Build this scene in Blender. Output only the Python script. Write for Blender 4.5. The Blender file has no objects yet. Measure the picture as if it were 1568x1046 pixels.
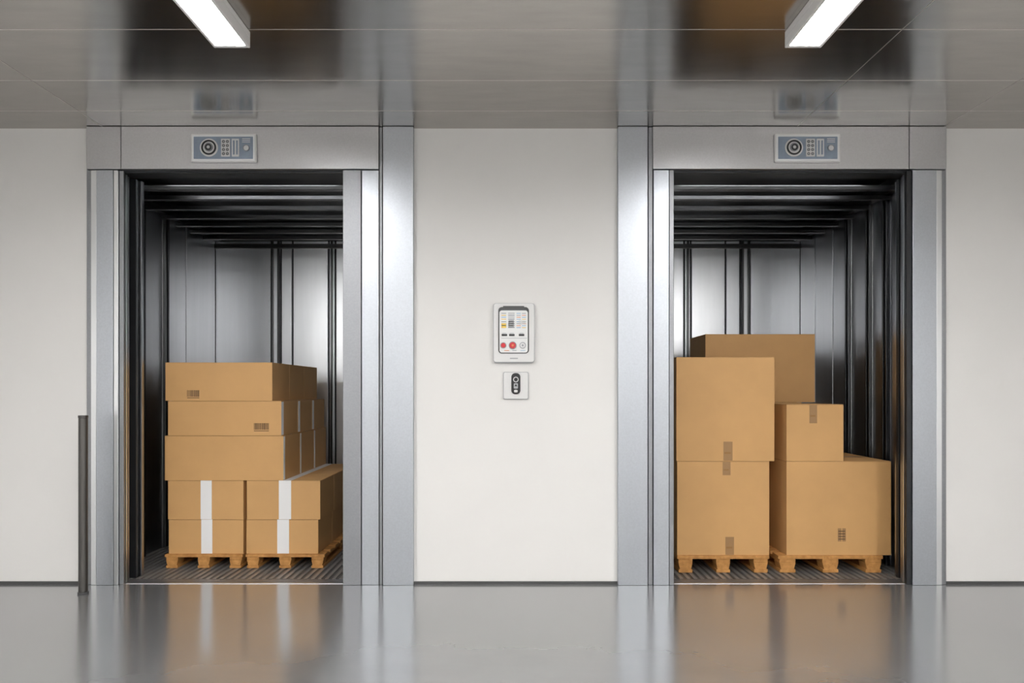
import bpy, math, random
from mathutils import Vector
random.seed(3)
scene = bpy.context.scene
try:
    scene.view_settings.view_transform = 'Standard'
    scene.view_settings.look = 'None'
except Exception:
    pass

# ------------------------------------------------------------ materials
def mat(name, color, rough=0.5, metal=0.0, noise=0.0, nscale=(5,5,5), bump=0.0, bscale=None,
        emis=None, estr=0.0, coat=0.0, ior=None, rvar=0.0, color2=None, aniso=0.0):
    m = bpy.data.materials.new(name); m.use_nodes = True
    nt = m.node_tree; b = nt.nodes['Principled BSDF']
    b.inputs['Base Color'].default_value = (*color, 1)
    b.inputs['Roughness'].default_value = rough
    b.inputs['Metallic'].default_value = metal
    if coat: 
        b.inputs['Coat Weight'].default_value = coat
        b.inputs['Coat Roughness'].default_value = rough
    if ior: b.inputs['IOR'].default_value = ior
    if aniso: b.inputs['Anisotropic'].default_value = aniso
    if emis:
        b.inputs['Emission Color'].default_value = (*emis, 1)
        b.inputs['Emission Strength'].default_value = estr
    if noise or bump or rvar or color2:
        tc = nt.nodes.new('ShaderNodeTexCoord')
        mp = nt.nodes.new('ShaderNodeMapping'); mp.inputs['Scale'].default_value = nscale
        nt.links.new(tc.outputs['Object'], mp.inputs['Vector'])
        n = nt.nodes.new('ShaderNodeTexNoise'); n.inputs['Scale'].default_value = 1.0
        n.inputs['Detail'].default_value = 5; n.inputs['Roughness'].default_value = .6
        nt.links.new(mp.outputs['Vector'], n.inputs['Vector'])
        if noise or color2:
            r = nt.nodes.new('ShaderNodeValToRGB')
            c2 = color2 or tuple(min(1, c*(1+noise)) for c in color)
            c1 = color if color2 else tuple(c*(1-noise) for c in color)
            r.color_ramp.elements[0].position = .3; r.color_ramp.elements[1].position = .7
            r.color_ramp.elements[0].color = (*c1, 1); r.color_ramp.elements[1].color = (*c2, 1)
            nt.links.new(n.outputs['Fac'], r.inputs['Fac'])
            nt.links.new(r.outputs['Color'], b.inputs['Base Color'])
        if rvar:
            mr = nt.nodes.new('ShaderNodeMapRange')
            mr.inputs['To Min'].default_value = max(0, rough-rvar); mr.inputs['To Max'].default_value = rough+rvar
            mr.inputs['From Min'].default_value = .3; mr.inputs['From Max'].default_value = .7
            nt.links.new(n.outputs['Fac'], mr.inputs['Value'])
            nt.links.new(mr.outputs['Result'], b.inputs['Roughness'])
        if bump:
            mp2 = nt.nodes.new('ShaderNodeMapping'); mp2.inputs['Scale'].default_value = bscale or nscale
            nt.links.new(tc.outputs['Object'], mp2.inputs['Vector'])
            n2 = nt.nodes.new('ShaderNodeTexNoise'); n2.inputs['Scale'].default_value = 1.0
            n2.inputs['Detail'].default_value = 3
            nt.links.new(mp2.outputs['Vector'], n2.inputs['Vector'])
            bp = nt.nodes.new('ShaderNodeBump'); bp.inputs['Strength'].default_value = bump
            bp.inputs['Distance'].default_value = .002
            nt.links.new(n2.outputs['Fac'], bp.inputs['Height'])
            nt.links.new(bp.outputs['Normal'], b.inputs['Normal'])
    return m

M = {}
M['wall'] = mat('wall_paint', (.795,.785,.77), .6, noise=.02, nscale=(1.2,1.2,1.2), bump=.08, bscale=(60,60,60))
M['floor'] = mat('polished_concrete', (.175,.178,.182), .17, noise=.07, nscale=(1.3,2.4,1), coat=1.0, ior=1.8)
M['ceil'] = mat('ceiling_metal', (.47,.45,.425), .20, metal=1, noise=.06, nscale=(3,14,2))
M['seam'] = mat('ceiling_seam', (.70,.68,.66), .4, metal=1)
M['steel'] = mat('satin_steel', (.50,.53,.575), .37, metal=1, noise=.05, nscale=(90,90,90), bump=.10, bscale=(260,260,260))
M['header'] = mat('header_steel', (.54,.545,.565), .35, metal=1, noise=.05, nscale=(90,90,90), bump=.10, bscale=(260,260,260))
M['steel2'] = mat('satin_steel_dim', (.33,.34,.36), .46, metal=1, noise=.05, nscale=(90,90,90), bump=.10, bscale=(260,260,260))
M['bright'] = mat('bright_steel', (.80,.82,.84), .32, metal=1)
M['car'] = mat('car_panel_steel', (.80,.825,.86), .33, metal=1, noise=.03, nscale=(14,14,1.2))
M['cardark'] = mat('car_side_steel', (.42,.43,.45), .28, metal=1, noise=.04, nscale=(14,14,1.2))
M['dark'] = mat('dark_metal', (.035,.037,.04), .35, metal=.6)
M['blk'] = mat('black_plastic', (.01,.011,.013), .3)
M['carceil'] = mat('car_ceiling_metal', (.025,.025,.027), .30, metal=.9)
M['bar'] = mat('car_bar_steel', (.09,.092,.095), .32, metal=1)
M['post'] = mat('post_metal', (.13,.125,.12), .35, metal=.9)
M['carfloor'] = mat('car_floor_plate', (.14,.135,.13), .4, metal=.4, noise=.2, nscale=(20,4,4))
M['rib'] = mat('car_floor_rib', (.34,.33,.32), .4, metal=.5)
M['base'] = mat('baseboard_grey', (.07,.07,.072), .45)
M['card'] = mat('cardboard', (.60,.345,.135), .62, noise=.05, nscale=(3,3,3), bump=.10, bscale=(4,4,160))
M['card2'] = mat('cardboard_dark', (.30,.155,.05), .7)
M['tapeb'] = mat('brown_tape', (.33,.185,.075), .35)
M['tapew'] = mat('white_tape', (.85,.85,.85), .4)
M['ink'] = mat('label_ink', (.06,.03,.012), .6)
M['wood'] = mat('pallet_wood', (.38,.17,.04), .65, color2=(.60,.30,.09), nscale=(30,3,30), bump=.3, bscale=(60,6,60))
M['lampbody'] = mat('lamp_housing', (.88,.875,.865), .4)
M['lampglow'] = mat('lamp_diffuser', (.9,.9,.9), .4, emis=(1,.985,.965), estr=48)
M['rearfill'] = mat('rear_fill_diffuser', (.9,.9,.9), .4, emis=(1,.985,.965), estr=80)  # for the added out-of-frame fixtures
M['carfill'] = mat('car_fill_tube', (.9,.9,.9), .4, emis=(.96,.98,1), estr=34)  # glow of the fill tube added inside each car
M['plast'] = mat('white_plastic', (.74,.74,.74), .35)
M['plast2'] = mat('grey_plastic', (.42,.43,.45), .4)
M['screen'] = mat('panel_face', (.80,.81,.81), .3)
M['red'] = mat('red_button', (.60,.02,.03), .3)
M['blue'] = mat('blue_ink', (.25,.42,.65), .5)
M['yel'] = mat('yellow_ink', (.85,.60,.12), .5)
M['org'] = mat('orange_ink', (.75,.25,.10), .5)
M['gry'] = mat('grey_ink', (.30,.32,.35), .5)
M['indic'] = mat('indicator_face', (.27,.33,.42), .35, metal=.4, noise=.1, nscale=(12,12,12))

# ------------------------------------------------------------ mesh builder
class MB:
    def __init__(s): s.v=[]; s.f=[]; s.m=[]; s.names=[]
    def mi(s, k):
        if k not in s.names: s.names.append(k)
        return s.names.index(k)
    def box(s, x0,x1,y0,y1,z0,z1,k):
        b=len(s.v); i=s.mi(k)
        s.v += [(x0,y0,z0),(x1,y0,z0),(x1,y1,z0),(x0,y1,z0),(x0,y0,z1),(x1,y0,z1),(x1,y1,z1),(x0,y1,z1)]
        for f in [(0,3,2,1),(4,5,6,7),(0,1,5,4),(1,2,6,5),(2,3,7,6),(3,0,4,7)]:
            s.f.append(tuple(b+q for q in f)); s.m.append(i)
    def prism(s, poly, y0, y1, k):            # poly in x,z (counter-clockwise seen from -y)
        b=len(s.v); n=len(poly); i=s.mi(k)
        s.v += [(p[0],y0,p[1]) for p in poly] + [(p[0],y1,p[1]) for p in poly]
        s.f.append(tuple(range(b,b+n))); s.m.append(i)
        s.f.append(tuple(range(b+2*n-1,b+n-1,-1))); s.m.append(i)
        for q in range(n):
            r=(q+1)%n
            s.f.append((b+q,b+n+q,b+n+r,b+r)); s.m.append(i)
    def prismh(s, poly, z0, z1, k):           # poly in x,y
        b=len(s.v); n=len(poly); i=s.mi(k)
        s.v += [(p[0],p[1],z0) for p in poly] + [(p[0],p[1],z1) for p in poly]
        s.f.append(tuple(range(b+n-1,b-1,-1))); s.m.append(i)
        s.f.append(tuple(range(b+n,b+2*n))); s.m.append(i)
        for q in range(n):
            r=(q+1)%n
            s.f.append((b+q,b+r,b+n+r,b+n+q)); s.m.append(i)
    def prismx(s, poly, x0, x1, k):           # poly in y,z
        b=len(s.v); n=len(poly); i=s.mi(k)
        s.v += [(x0,p[0],p[1]) for p in poly] + [(x1,p[0],p[1]) for p in poly]
        s.f.append(tuple(range(b+n-1,b-1,-1))); s.m.append(i)
        s.f.append(tuple(range(b+n,b+2*n))); s.m.append(i)
        for q in range(n):
            r=(q+1)%n
            s.f.append((b+q,b+r,b+n+r,b+n+q)); s.m.append(i)
    def rrect(s, cx,cz,w,h,r,y0,y1,k,seg=5):
        p=[]
        for (sx,sz,a0) in [(1,-1,-90),(1,1,0),(-1,1,90),(-1,-1,180)]:
            for q in range(seg+1):
                a=math.radians(a0+90*q/seg)
                p.append((cx+sx*(w/2-r)+r*math.cos(a), cz+sz*(h/2-r)+r*math.sin(a)))
        s.prism(p,y0,y1,k)
    def disc(s, cx,cz,r,y0,y1,k,seg=28):
        s.prism([(cx+r*math.cos(2*math.pi*q/seg), cz+r*math.sin(2*math.pi*q/seg)) for q in range(seg)], y0,y1,k)
    def ring(s, cx,cz,r0,r1,y0,y1,k,seg=32):
        b=len(s.v); i=s.mi(k)
        for q in range(seg):
            a=2*math.pi*q/seg; c,d=math.cos(a),math.sin(a)
            s.v += [(cx+r0*c,y0,cz+r0*d),(cx+r1*c,y0,cz+r1*d),(cx+r1*c,y1,cz+r1*d),(cx+r0*c,y1,cz+r0*d)]
        for q in range(seg):
            r=(q+1)%seg
            for e in range(4):
                g=(e+1)%4
                s.f.append((b+4*q+e,b+4*q+g,b+4*r+g,b+4*r+e)); s.m.append(i)
    def build(s, name, parent=None, bevel=0, origin=None):
        xs=[p[0] for p in s.v]; ys=[p[1] for p in s.v]; zs=[p[2] for p in s.v]
        o = Vector(origin) if origin else Vector(((min(xs)+max(xs))/2,(min(ys)+max(ys))/2,min(zs)))
        me=bpy.data.meshes.new(name)
        me.from_pydata([tuple(Vector(p)-o) for p in s.v],[],s.f)
        for k in s.names: me.materials.append(M[k])
        for pl,i in zip(me.polygons,s.m): pl.material_index=i
        me.update()
        ob=bpy.data.objects.new(name,me); scene.collection.objects.link(ob)
        ob.location=o
        if parent:
            ob.parent=parent
            ob.location = o-parent.location
        if bevel:
            md=ob.modifiers.new('bevel','BEVEL'); md.width=bevel; md.segments=2; md.limit_method='ANGLE'
            md.angle_limit=math.radians(40)
        return ob
def empty(name, loc):
    e=bpy.data.objects.new(name,None); scene.collection.objects.link(e); e.location=loc; e.empty_display_size=.2
    return e

# ------------------------------------------------------------ room shell
CH=2.845; XS=4.3; YB=-8.0
O1=(-2.416,-1.049); O2=(1.004,2.453); OT=2.567
t=.06            # structural opening is wider than the door frame's clear opening
tt=.02
w=MB()
for a,b in [(-XS,O1[0]-t),(O1[1]+t,O2[0]-t),(O2[1]+t,XS)]:
    w.box(a,b,0,.12,0,CH,'wall')
for a,b in [(O1[0]-t,O1[1]+t),(O2[0]-t,O2[1]+t)]:
    w.box(a,b,0,.12,OT+tt,CH,'wall')
w.build('wall_front')
w=MB(); w.box(-XS-.1,-XS,YB,.12,0,CH,'wall'); w.build('wall_left')
w=MB(); w.box(XS,XS+.1,YB,.12,0,CH,'wall'); w.build('wall_right')
w=MB(); w.box(-XS-.1,XS+.1,YB-.1,YB,0,CH,'wall'); w.build('wall_back')
w=MB(); w.box(-XS-.1,XS+.1,YB-.1,0,-.1,0,'floor'); w.build('floor')
w=MB(); w.box(-XS-.1,XS+.1,YB-.1,.12,CH,CH+.08,'ceil'); w.build('ceiling')
c=MB()
for y in (-.28,-.69,-1.22,-1.95,-2.9,-3.9,-5,-6,-7): c.box(-XS,XS,y-.0018,y+.0018,CH-.0012,CH,'seam')
for x in (-3.4,-2.54,1.77,2.68,3.6): c.box(x-.0018,x+.0018,YB,0,CH-.0012,CH,'seam')
c.build('trim_1')
b=MB()
for a,d in [(-XS,-2.65),(-.612,.657),(2.705,XS)]:
    b.box(a,d,-.012,0,0,.016,'base')
b.build('baseboard_front')

# ------------------------------------------------------------ elevators
def seams_to_panels(a,b,seams,gap):
    out=[]; cur=a
    for s_ in seams:
        out.append((cur,s_-gap/2)); cur=s_+gap/2
    out.append((cur,b)); return out

def elevator(O, X0, X1, sgn):
    """O opening x-range, X0/X1 car inner walls, sgn=-1 left car (visible side wall at X0)"""
    E=empty('freight_elevator',((O[0]+O[1])/2,0,0))
    f=MB()
    yF=-.035
    if sgn<0:
        xo=-2.65; xin=-.612
        f.box(xo,xo+.012,yF+.02,0,0,CH-.002,'steel2')
        f.box(xo+.014,xo+.034,yF+.010,0,0,2.575,'steel2')
        f.box(xo+.036,xo+.070,yF+.004,0,0,2.575,'bright')
        f.box(xo+.072,-2.475,yF,0,0,2.575,'steel')
        f.box(-2.473,-2.445,yF+.004,0,0,2.575,'bright')
        f.box(-2.443,O[0],yF+.014,0,0,2.575,'steel2')
        f.box(O[1],O[1]+.112,yF,0,0,2.575,'steel2')
        f.box(O[1]+.116,O[1]+.222,yF+.006,0,0,2.575,'steel')
        f.box(O[1]+.222,-.800,yF+.025,0,0,CH-.002,'dark')
        f.box(O[1]+.227,-.806,yF+.006,0,0,CH-.002,'steel2')
        f.box(-.800,xin,yF-.005,0,0,CH-.002,'steel')
        f.box(xo+.014,-2.424,yF-.006,0,2.580,CH-.002,'header')
        f.box(-2.421,-.826,yF-.006,0,2.580,CH-.002,'header')
    else:
        xo=2.705; xin=.657
        f.box(xo-.012,xo,yF+.02,0,0,CH-.002,'steel2')
        f.box(xo-.034,xo-.014,yF+.01,0,0,2.575,'steel2')
        f.box(xo-.070,xo-.036,yF+.004,0,0,2.575,'bright')
        f.box(O[1]+.032,xo-.072,yF,0,0,2.575,'steel')
        f.box(O[1],O[1]+.030,yF+.010,0,0,2.575,'dark')
        f.box(O[0]-.028,O[0],yF,0,0,2.575,'steel2')
        f.box(O[0]-.126,O[0]-.030,yF,0,0,2.575,'steel')
        f.box(.841,O[0]-.126,yF+.025,0,0,CH-.002,'dark')
        f.box(.847,O[0]-.131,yF+.006,0,0,CH-.002,'steel2')
        f.box(xin,.841,yF-.005,0,0,CH-.002,'steel')
        f.box(.873,2.459,yF-.006,0,2.580,CH-.002,'header')
        f.box(2.462,xo-.014,yF-.006,0,2.580,CH-.002,'header')
    f.build('door_frame',E,.0025)
    r=MB()
    r.box(O[0]-t,O[0]-t+.015,0,.12,0,OT+tt,'cardark'); r.box(O[1]+t-.015,O[1]+t,0,.12,0,OT+tt,'cardark')
    r.box(O[0]-t+.015,O[1]+t-.015,0,.12,OT,OT+tt,'dark')
    r.box(O[0]-t+.015,O[0]-.012,.030,.045,.0,OT,'bright')
    r.box(O[1]+.012,O[1]+t-.015,.030,.045,.0,OT,'bright')
    r.box(O[0]-t+.015,O[0]-.024,.075,.090,.0,OT,'cardark')
    r.box(O[1]+.024,O[1]+t-.015,.075,.090,.0,OT,'cardark')
    for dy,k in ((.135,'dark'),(.175,'cardark')):
        if sgn<0: r.box(X0+.02,O[0]-.005+(dy-.135)*.4,dy,dy+.028,.0,OT,k)
        else: r.box(O[1]+.036+(dy-.135)*.3,X1-.02,dy,dy+.028,.0,OT,k)
    r.build('door_reveal',E,.001)
    s=MB(); s.box(O[0],O[1],-.002,.012,-.02,.003,'bright')
    for q in range(4): s.box(O[0]-t+.015,O[1]+t-.015,.016+q*.025,.034+q*.025,-.02,0,'steel2')
    s.build('door_sill',E)
    D0,D1=.125,2.0; TC=2.68
    sh=MB()
    sh.box(X0-.08,X0-.02,D0,D1+.1,-.06,TC+.08,'dark'); sh.box(X1+.02,X1+.08,D0,D1+.1,-.06,TC+.08,'dark')
    sh.box(X0-.02,X1+.02,D1+.02,D1+.1,-.06,TC+.08,'dark')
    sh.box(X0-.02,X1+.02,D0,D1+.02,TC,TC+.08,'carceil')
    sh.box(X0-.02,O[0]-t,.12,.133,0,TC,'dark'); sh.box(O[1]+t,X1+.02,.12,.133,0,TC,'dark')
    sh.build('car_shell',E)
    pn=MB()
    if sgn<0: bs=[-2.182,-2.094,-1.988,-1.66,-1.60,-1.25]; ss=[.35,.45,.67,.73,1.02,1.09,1.42]
    else: bs=[1.2,1.56,1.62,1.935,2.068,2.156]; ss=[.45,.55,.70,.77,1.02,1.09,1.34,1.68]
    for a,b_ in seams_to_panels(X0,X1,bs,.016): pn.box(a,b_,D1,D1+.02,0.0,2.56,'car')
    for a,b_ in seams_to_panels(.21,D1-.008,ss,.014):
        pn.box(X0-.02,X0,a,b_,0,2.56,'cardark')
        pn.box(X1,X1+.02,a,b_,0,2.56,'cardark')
    pn.build('car_wall_panels',E,.003)
    ps=MB()
    for x in ([-2.165,-2.111,-1.63] if sgn<0 else [1.59,2.085,2.139]): ps.box(x-.009,x+.009,D1-.026,D1-.001,0,2.56,'bar')
    for y in ([.40,.70,1.055] if sgn<0 else [.50,.735,1.055]):
        for d in (-.022,.022):
            if sgn<0: ps.box(X0+.001,X0+.024,y+d-.008,y+d+.008,0,2.56,'bar')
            else: ps.box(X1-.024,X1-.001,y+d-.008,y+d+.008,0,2.56,'bar')
    ps.build('car_posts',E,.002)
    cb=MB()
    for y in (.22,.46,.73,1.0,1.25,1.5,1.75):
        cb.box(X0,X1,y-.020,y+.020,2.520,2.548,'bar')
        cb.box(X0,X1,y+.06,y+.066,2.530,2.548,'bar')
    for x in (X0+.03,X1-.03): cb.box(x-.025,x+.025,.24,D1-.001,2.552,2.59,'bar')
    cb.box(X0,X1,D1-.03,D1-.001,2.49,2.53,'bar')
    cb.build('car_ceiling_grid',E,.003)
    # unseen fill tube added behind the lintel to brighten the car's back wall
    cl=MB(); xm0,xm1=O[0]+.1,O[1]-.1
    cl.box(xm0,xm1,.136,.206,2.662,2.679,'lampbody')
    cl.box(xm0-.05,xm1+.05,.196,.206,2.620,2.662,'blk')  # baffle added to keep the fill off the top of the back wall
    cl.prismx([(.158+.012*math.cos(a*math.pi/4),2.648+.012*math.sin(a*math.pi/4)) for a in range(8)],xm0+.02,xm1-.02,'carfill')
    cl.build('car_fill_strip',E)
    fl=MB(); fl.box(X0-.02,X1+.02,.12,D1+.02,-.05,-.006,'carfloor')
    x=X0
    while x<X1-.02: fl.box(x,x+.022,.122,D1,-.006,0,'rib'); x+=.045
    fl.build('car_floor',E)
    return E
elevator(O1,-2.686,-.93,-1)
elevator(O2,.90,2.609,1)

# ------------------------------------------------------------ pallets
def pallet(x0,x1,y0,y1,h):
    p=MB(); th=h*.2; W=x1-x0; bw=W*.17
    n=max(5,int((y1-y0)/.13)); bwid=(y1-y0)/n*.78
    for q in range(n):
        yy=y0+(y1-y0-bwid)*q/(n-1)
        p.box(x0,x1,yy,yy+bwid,h-th,h,'wood')
    for cx in (x0+bw/2+.004,(x0+x1)/2,x1-bw/2-.004):
        p.box(cx-bw/2*.9,cx+bw/2*.9,y0+.004,y1-.004,h-2*th,h-th,'wood')
        for yy in (y0+.002,(y0+y1)/2-.05,y1-.102):
            p.prism([(cx-bw*.36,th),(cx+bw*.36,th),(cx+bw*.46,h-2*th),(cx-bw*.46,h-2*th)],yy,yy+.1,'wood')
        p.box(cx-bw*.44,cx+bw*.44,y0,y1,0,th,'wood')
    return p.build('wooden_pallet',None,.002)

# ------------------------------------------------------------ cartons
def carton(x0,x1,y0,y1,z0,z1,front=(),wrap=None,side=()):
    g=.0015; c=MB()
    x0+=g;x1-=g;y0+=g;y1-=g; z0+=.0006
    lt=.004
    c.box(x0,x1,y0,y1,z0,z1-lt-.001,'card')
    c.box(x0,x1,y0,(y0+y1)/2-.0015,z1-lt,z1-.001,'card'); c.box(x0,x1,(y0+y1)/2+.0015,y1,z1-lt,z1-.001,'card')
    c.box(x0+.002,x1-.002,y0+.002,y1-.002,z1-lt-.0012,z1-lt+.0004,'card2')
    if wrap:
        xa,xb=wrap
        c.box(xa,xb,y0-.0012,y0-.0002,z0+.001,z1-.001,'tapew'); c.box(xa,xb,y0-.0012,y1,z1-.001,z1,'tapew')
    else:
        c.box(x0+.0,x1,(y0+y1)/2-.025,(y0+y1)/2+.025,z1-.001,z1-.0002,'tapeb')
    for (a,b,e,f_,kind) in front:
        if kind=='bar':
            xx=a
            while xx<b:
                ww=random.choice([.002,.003,.0045]); c.box(xx,min(xx+ww,b),y0-.0008,y0,e+.01,f_,'ink'); xx+=ww+random.choice([.002,.003])
            c.box(a,b,y0-.0008,y0,e,e+.004,'ink')
        elif kind=='mark':
            m_=(a+b)/2
            c.box(a,m_-.003,y0-.0008,y0,e,f_,'tapeb'); c.box(m_+.003,b,y0-.0008,y0,e,f_,'tapeb')
            for q in range(4):
                zz=e+(f_-e)*(.15+.2*q); c.box(a+.004,b-.004,y0-.0012,y0-.0008,zz,zz+.005,'ink')
        else:
            c.box(a,b,y0-.0012,y0-.0002,e,f_,kind)
            if kind=='tapeb':
                c.box(a+.006,b-.012,y0-.0018,y0-.0012,e+(f_-e)*.35,e+(f_-e)*.45,'card2')
    for (ya,yb,e,f_,kind,sx) in side:
        xs=x1 if sx>0 else x0
        c.box(min(xs,xs+sx*.0012),max(xs,xs+sx*.0012),ya,yb,e,f_,kind)
    return c.build('cardboard_box',None,.0025)

# left load
PH=.093
pallet(-2.362,-1.832,.39,1.54,PH); pallet(-1.812,-1.274,.39,1.54,PH)
Y=[.41,.79,1.16,1.53]
for q in range(3):
    ya,yb=Y[q],Y[q+1]-.004
    carton(-2.345,-1.833,ya,yb,PH,.327,wrap=(-2.122,-2.046))
    carton(-1.815,-1.322,ya,yb,PH,.327,wrap=(-1.603,-1.522))
    carton(-2.350,-1.833,ya,yb,.327,.593,wrap=(-2.126,-2.050))
    carton(-1.812,-1.308,ya,yb,.327,.593,wrap=(-1.592,-1.508))
    carton(-2.372,-1.560,ya,yb,.593,.900,side=[(ya+.004,ya+.035,.597,.893,'tapew',1)])
    carton(-2.350,-1.574,ya,yb,.900,1.137,front=[(-1.762,-1.66,.93,.985,'bar')] if q==0 else (),side=[(ya+.004,ya+.05,.903,1.130,'tapew',1)])
    carton(-2.368,-1.636,ya,yb,1.137,1.400,front=[(-2.218,-2.135,1.155,1.21,'bar')] if q==0 else ())

# right load
PR=.113
pallet(1.095,1.706,.27,.97,PR); pallet(1.765,2.46,.27,.97,PR)
carton(1.096,1.711,.28,.93,PR,.738,front=[(1.400,1.452,.645,.733,'tapeb'),(1.418,1.475,PR+.003,.235,'tapeb')])
carton(1.091,1.745,.28,.93,.738,1.430,front=[(1.405,1.465,.742,.868,'tapeb')])
carton(1.823,2.520,.28,.93,PR,.738,front=[(2.165,2.218,.205,.292,'mark')])
carton(1.823,2.204,.28,.66,.738,1.116,front=[(1.976,2.027,.99,1.112,'tapeb')])
pallet(1.47,2.25,1.0,1.48,PR)
carton(1.49,2.22,1.0,1.47,PR,.6); carton(1.49,2.22,1.0,1.47,.6,1.118)
carton(1.48,2.32,1.0,1.47,1.118,1.640)

# ------------------------------------------------------------ ceiling lamps
def lamp(cx,y0,y1,k='lampglow',W=.165/2,rim=.010,ribs=False):
    E=empty('fluorescent_ceiling_light',(cx,(y0+y1)/2,CH))
    h=MB(); zb=CH-.075
    h.box(cx-W,cx+W,y0,y1,CH-.03,CH-.001,'lampbody')
    h.box(cx-W,cx-W+rim,y0,y1,zb,CH-.03,'lampbody'); h.box(cx+W-rim,cx+W,y0,y1,zb,CH-.03,'lampbody')
    h.box(cx-W+rim,cx+W-rim,y0,y0+rim,zb,CH-.03,'lampbody'); h.box(cx-W+rim,cx+W-rim,y1-rim*1.5,y1,zb,CH-.03,'lampbody')
    if ribs:
        for dx in (-.022,.022): h.box(cx+dx-.003,cx+dx+.003,y0+rim,y1-rim*1.5,zb+.001,zb+.0115,'lampbody')
        h.box(cx-W+.004,cx+W-.004,y1,y1+.008,zb+.006,CH-.006,'lampbody')
    h.build('housing',E,.003)
    g=MB(); g.box(cx-W+rim+.001,cx+W-rim-.001,y0+rim+.001,y1-rim*1.5-.001,zb+.012,zb+.016,k); g.build('diffuser',E)
for cx in (-1.277,1.327):
    lamp(cx,-2.45,-1.20,rim=.014,ribs=True)
for cx in (-2.9,0.02,2.9):  # unseen fixtures added out of frame to raise the general light
    lamp(cx,-4.9,-3.5,'rearfill',.12)
    lamp(cx,-7.3,-5.9,'rearfill',.12)

# ------------------------------------------------------------ wall control panel
p=MB(); cx,cz=.012,1.565
p.rrect(cx,cz,.258,.372,.018,-.022,-.0005,'plast2')
p.rrect(cx,cz+.001,.250,.362,.016,-.034,-.022,'plast')
p.rrect(cx-.002,cz+.016,.190,.288,.022,-.0375,-.034,'blk')
p.rrect(cx-.002,cz+.008,.176,.262,.016,-.0395,-.0375,'screen')
p.prism([(cx-.078,cz+.140),(cx+.074,cz+.140),(cx+.062,cz+.166),(cx-.066,cz+.166)],-.0415,-.0375,'blk')
def R(x,z,w_,h_,k): p.box(cx+x,cx+x+w_,-.0402,-.0395,cz+z,cz+z+h_,k)
for q,z in enumerate([.118,.106,.094,.082,.066,.054,.042,.030]):
    R(-.078,z,.030,.005,['gry','yel','blue','yel'][q%4]); R(-.036,z,.040,.006,'gry' if q%2 else 'plast2'); R(.016,z,.026,.004,['blue','gry','org','blue'][q%4]); R(.050,z,.024,.004,['gry','org','blue','yel'][q%4])
R(-.078,.034,.030,.022,'yel'); R(-.034,.034,.034,.045,'plast2'); R(.030,.050,.040,.030,'plast')
for x in (-.076,-.030,.030): R(x,-.020,.034,.013,'blk'); R(x+.004,-.004,.026,.003,'gry')
R(-.078,-.034,.160,.002,'gry')
for x,k,r in ((-.066,'red',.015),(-.008,'red',.020),(.054,'plast',.016)):
    p.ring(cx+x,cz-.078,r,r+.004,-.043,-.0395,'gry'); p.disc(cx+x,cz-.078,r-.0005,-.048,-.0395,k)
p.disc(cx-.008,cz-.078,.007,-.0495,-.048,'org'); p.disc(cx+.054,cz-.078,.006,-.0495,-.048,'gry')
R(-.060,-.112,.030,.004,'org'); R(-.010,-.112,.026,.004,'gry'); R(.040,-.112,.03,.003,'blue')
p.rrect(cx,cz-.158,.05,.008,.003,-.0346,-.034,'plast2')
p.build('elevator_control_panel',None,.0012)
p=MB(); cx,cz=.024,1.238
p.rrect(cx,cz,.158,.172,.010,-.010,-.0005,'plast2')
p.rrect(cx,cz,.150,.164,.010,-.018,-.010,'plast')
p.rrect(cx,cz+.012,.056,.132,.024,-.024,-.018,'blk',8)
p.ring(cx,cz+.038,.012,.017,-.027,-.024,'plast'); p.rrect(cx,cz-.002,.026,.034,.006,-.027,-.024,'plast2')
p.prism([(cx-.009,cz-.004),(cx+.009,cz-.004),(cx,cz+.010)],-.0285,-.027,'blk')
p.rrect(cx,cz-.034,.022,.016,.005,-.027,-.024,'plast')
p.build('call_button_plate',None,.001)

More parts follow.
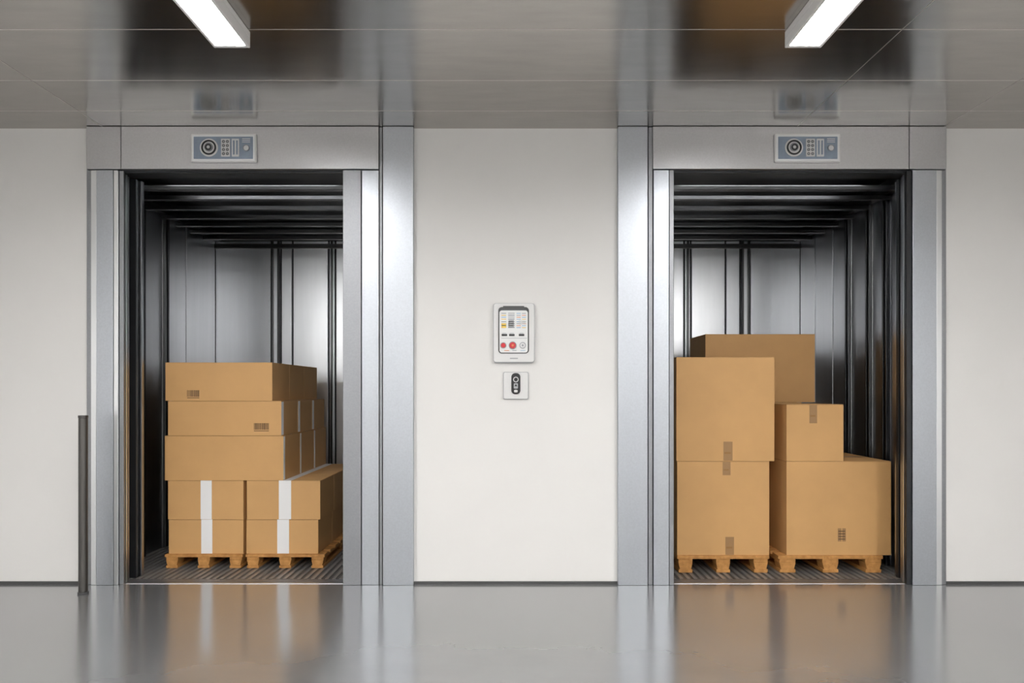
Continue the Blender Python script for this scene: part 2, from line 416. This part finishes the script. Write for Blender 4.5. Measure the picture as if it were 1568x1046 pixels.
def indicator(cx,cz):
    p=MB(); yb=-.0415
    p.rrect(cx,cz,.404,.176,.006,yb-.014,yb,'plast')
    p.rrect(cx,cz,.388,.160,.004,yb-.018,yb-.014,'bright')
    p.rrect(cx,cz,.366,.138,.004,yb-.020,yb-.018,'indic')
    yf=yb-.020
    dx=-.087
    p.disc(cx+dx,cz,.056,yf-.004,yf,'plast'); p.ring(cx+dx,cz,.036,.046,yf-.009,yf-.004,'blk')
    p.disc(cx+dx,cz+.002,.026,yf-.012,yf-.004,'steel2'); p.ring(cx+dx,cz,.012,.020,yf-.015,yf-.012,'blk')
    p.disc(cx+dx,cz,.008,yf-.016,yf-.012,'plast')
    p.rrect(cx+.015,cz,.056,.110,.004,yf-.003,yf,'plast')
    for i in range(2):
        for j in range(4):
            p.ring(cx+.003+i*.024,cz-.038+j*.025,.005,.009,yf-.005,yf-.003,'blk',12)
            p.disc(cx+.003+i*.024,cz-.038+j*.025,.003,yf-.005,yf-.003,'gry',10)
    p.rrect(cx+.076,cz,.046,.110,.004,yf-.003,yf,'plast')
    for i in (-.010,.010): p.rrect(cx+.076+i,cz,.010,.088,.004,yf-.005,yf-.003,'indic')
    p.disc(cx+.142,cz-.002,.016,yf-.004,yf,'plast'); p.ring(cx+.142,cz-.002,.016,.021,yf-.006,yf,'gry')
    for i in range(3): p.rrect(cx+.142,cz+.035+i*.010,.05,.004,.001,yf-.002,yf,'plast')
    p.build('elevator_floor_indicator',None,.0012)
indicator(-1.780,2.704); indicator(1.824,2.704)

p=MB(); px,py=-2.55,-.216
def circ(r,n=28): return [(px+r*math.cos(2*math.pi*q/n),py+r*math.sin(2*math.pi*q/n)) for q in range(n)]
p.prismh(circ(.030),0,.012,'base')
p.prismh(circ(.0255),.012,1.045,'post'); p.prismh(circ(.0275),1.045,1.060,'post'); 
p.build('bollard_post',None,.002)

# ------------------------------------------------------------ world, camera
wd=bpy.data.worlds.new('world'); scene.world=wd; wd.use_nodes=True
wd.node_tree.nodes['Background'].inputs['Color'].default_value=(.8,.85,.9,1)
wd.node_tree.nodes['Background'].inputs['Strength'].default_value=.3
cd=bpy.data.cameras.new('camera'); co=bpy.data.objects.new('camera',cd); scene.collection.objects.link(co)
co.location=(0,-4.45,1.208); co.rotation_euler=(math.radians(90),0,0)
cd.sensor_width=36; cd.lens=25.03; cd.shift_y=.0478; cd.clip_start=.05
scene.camera=co
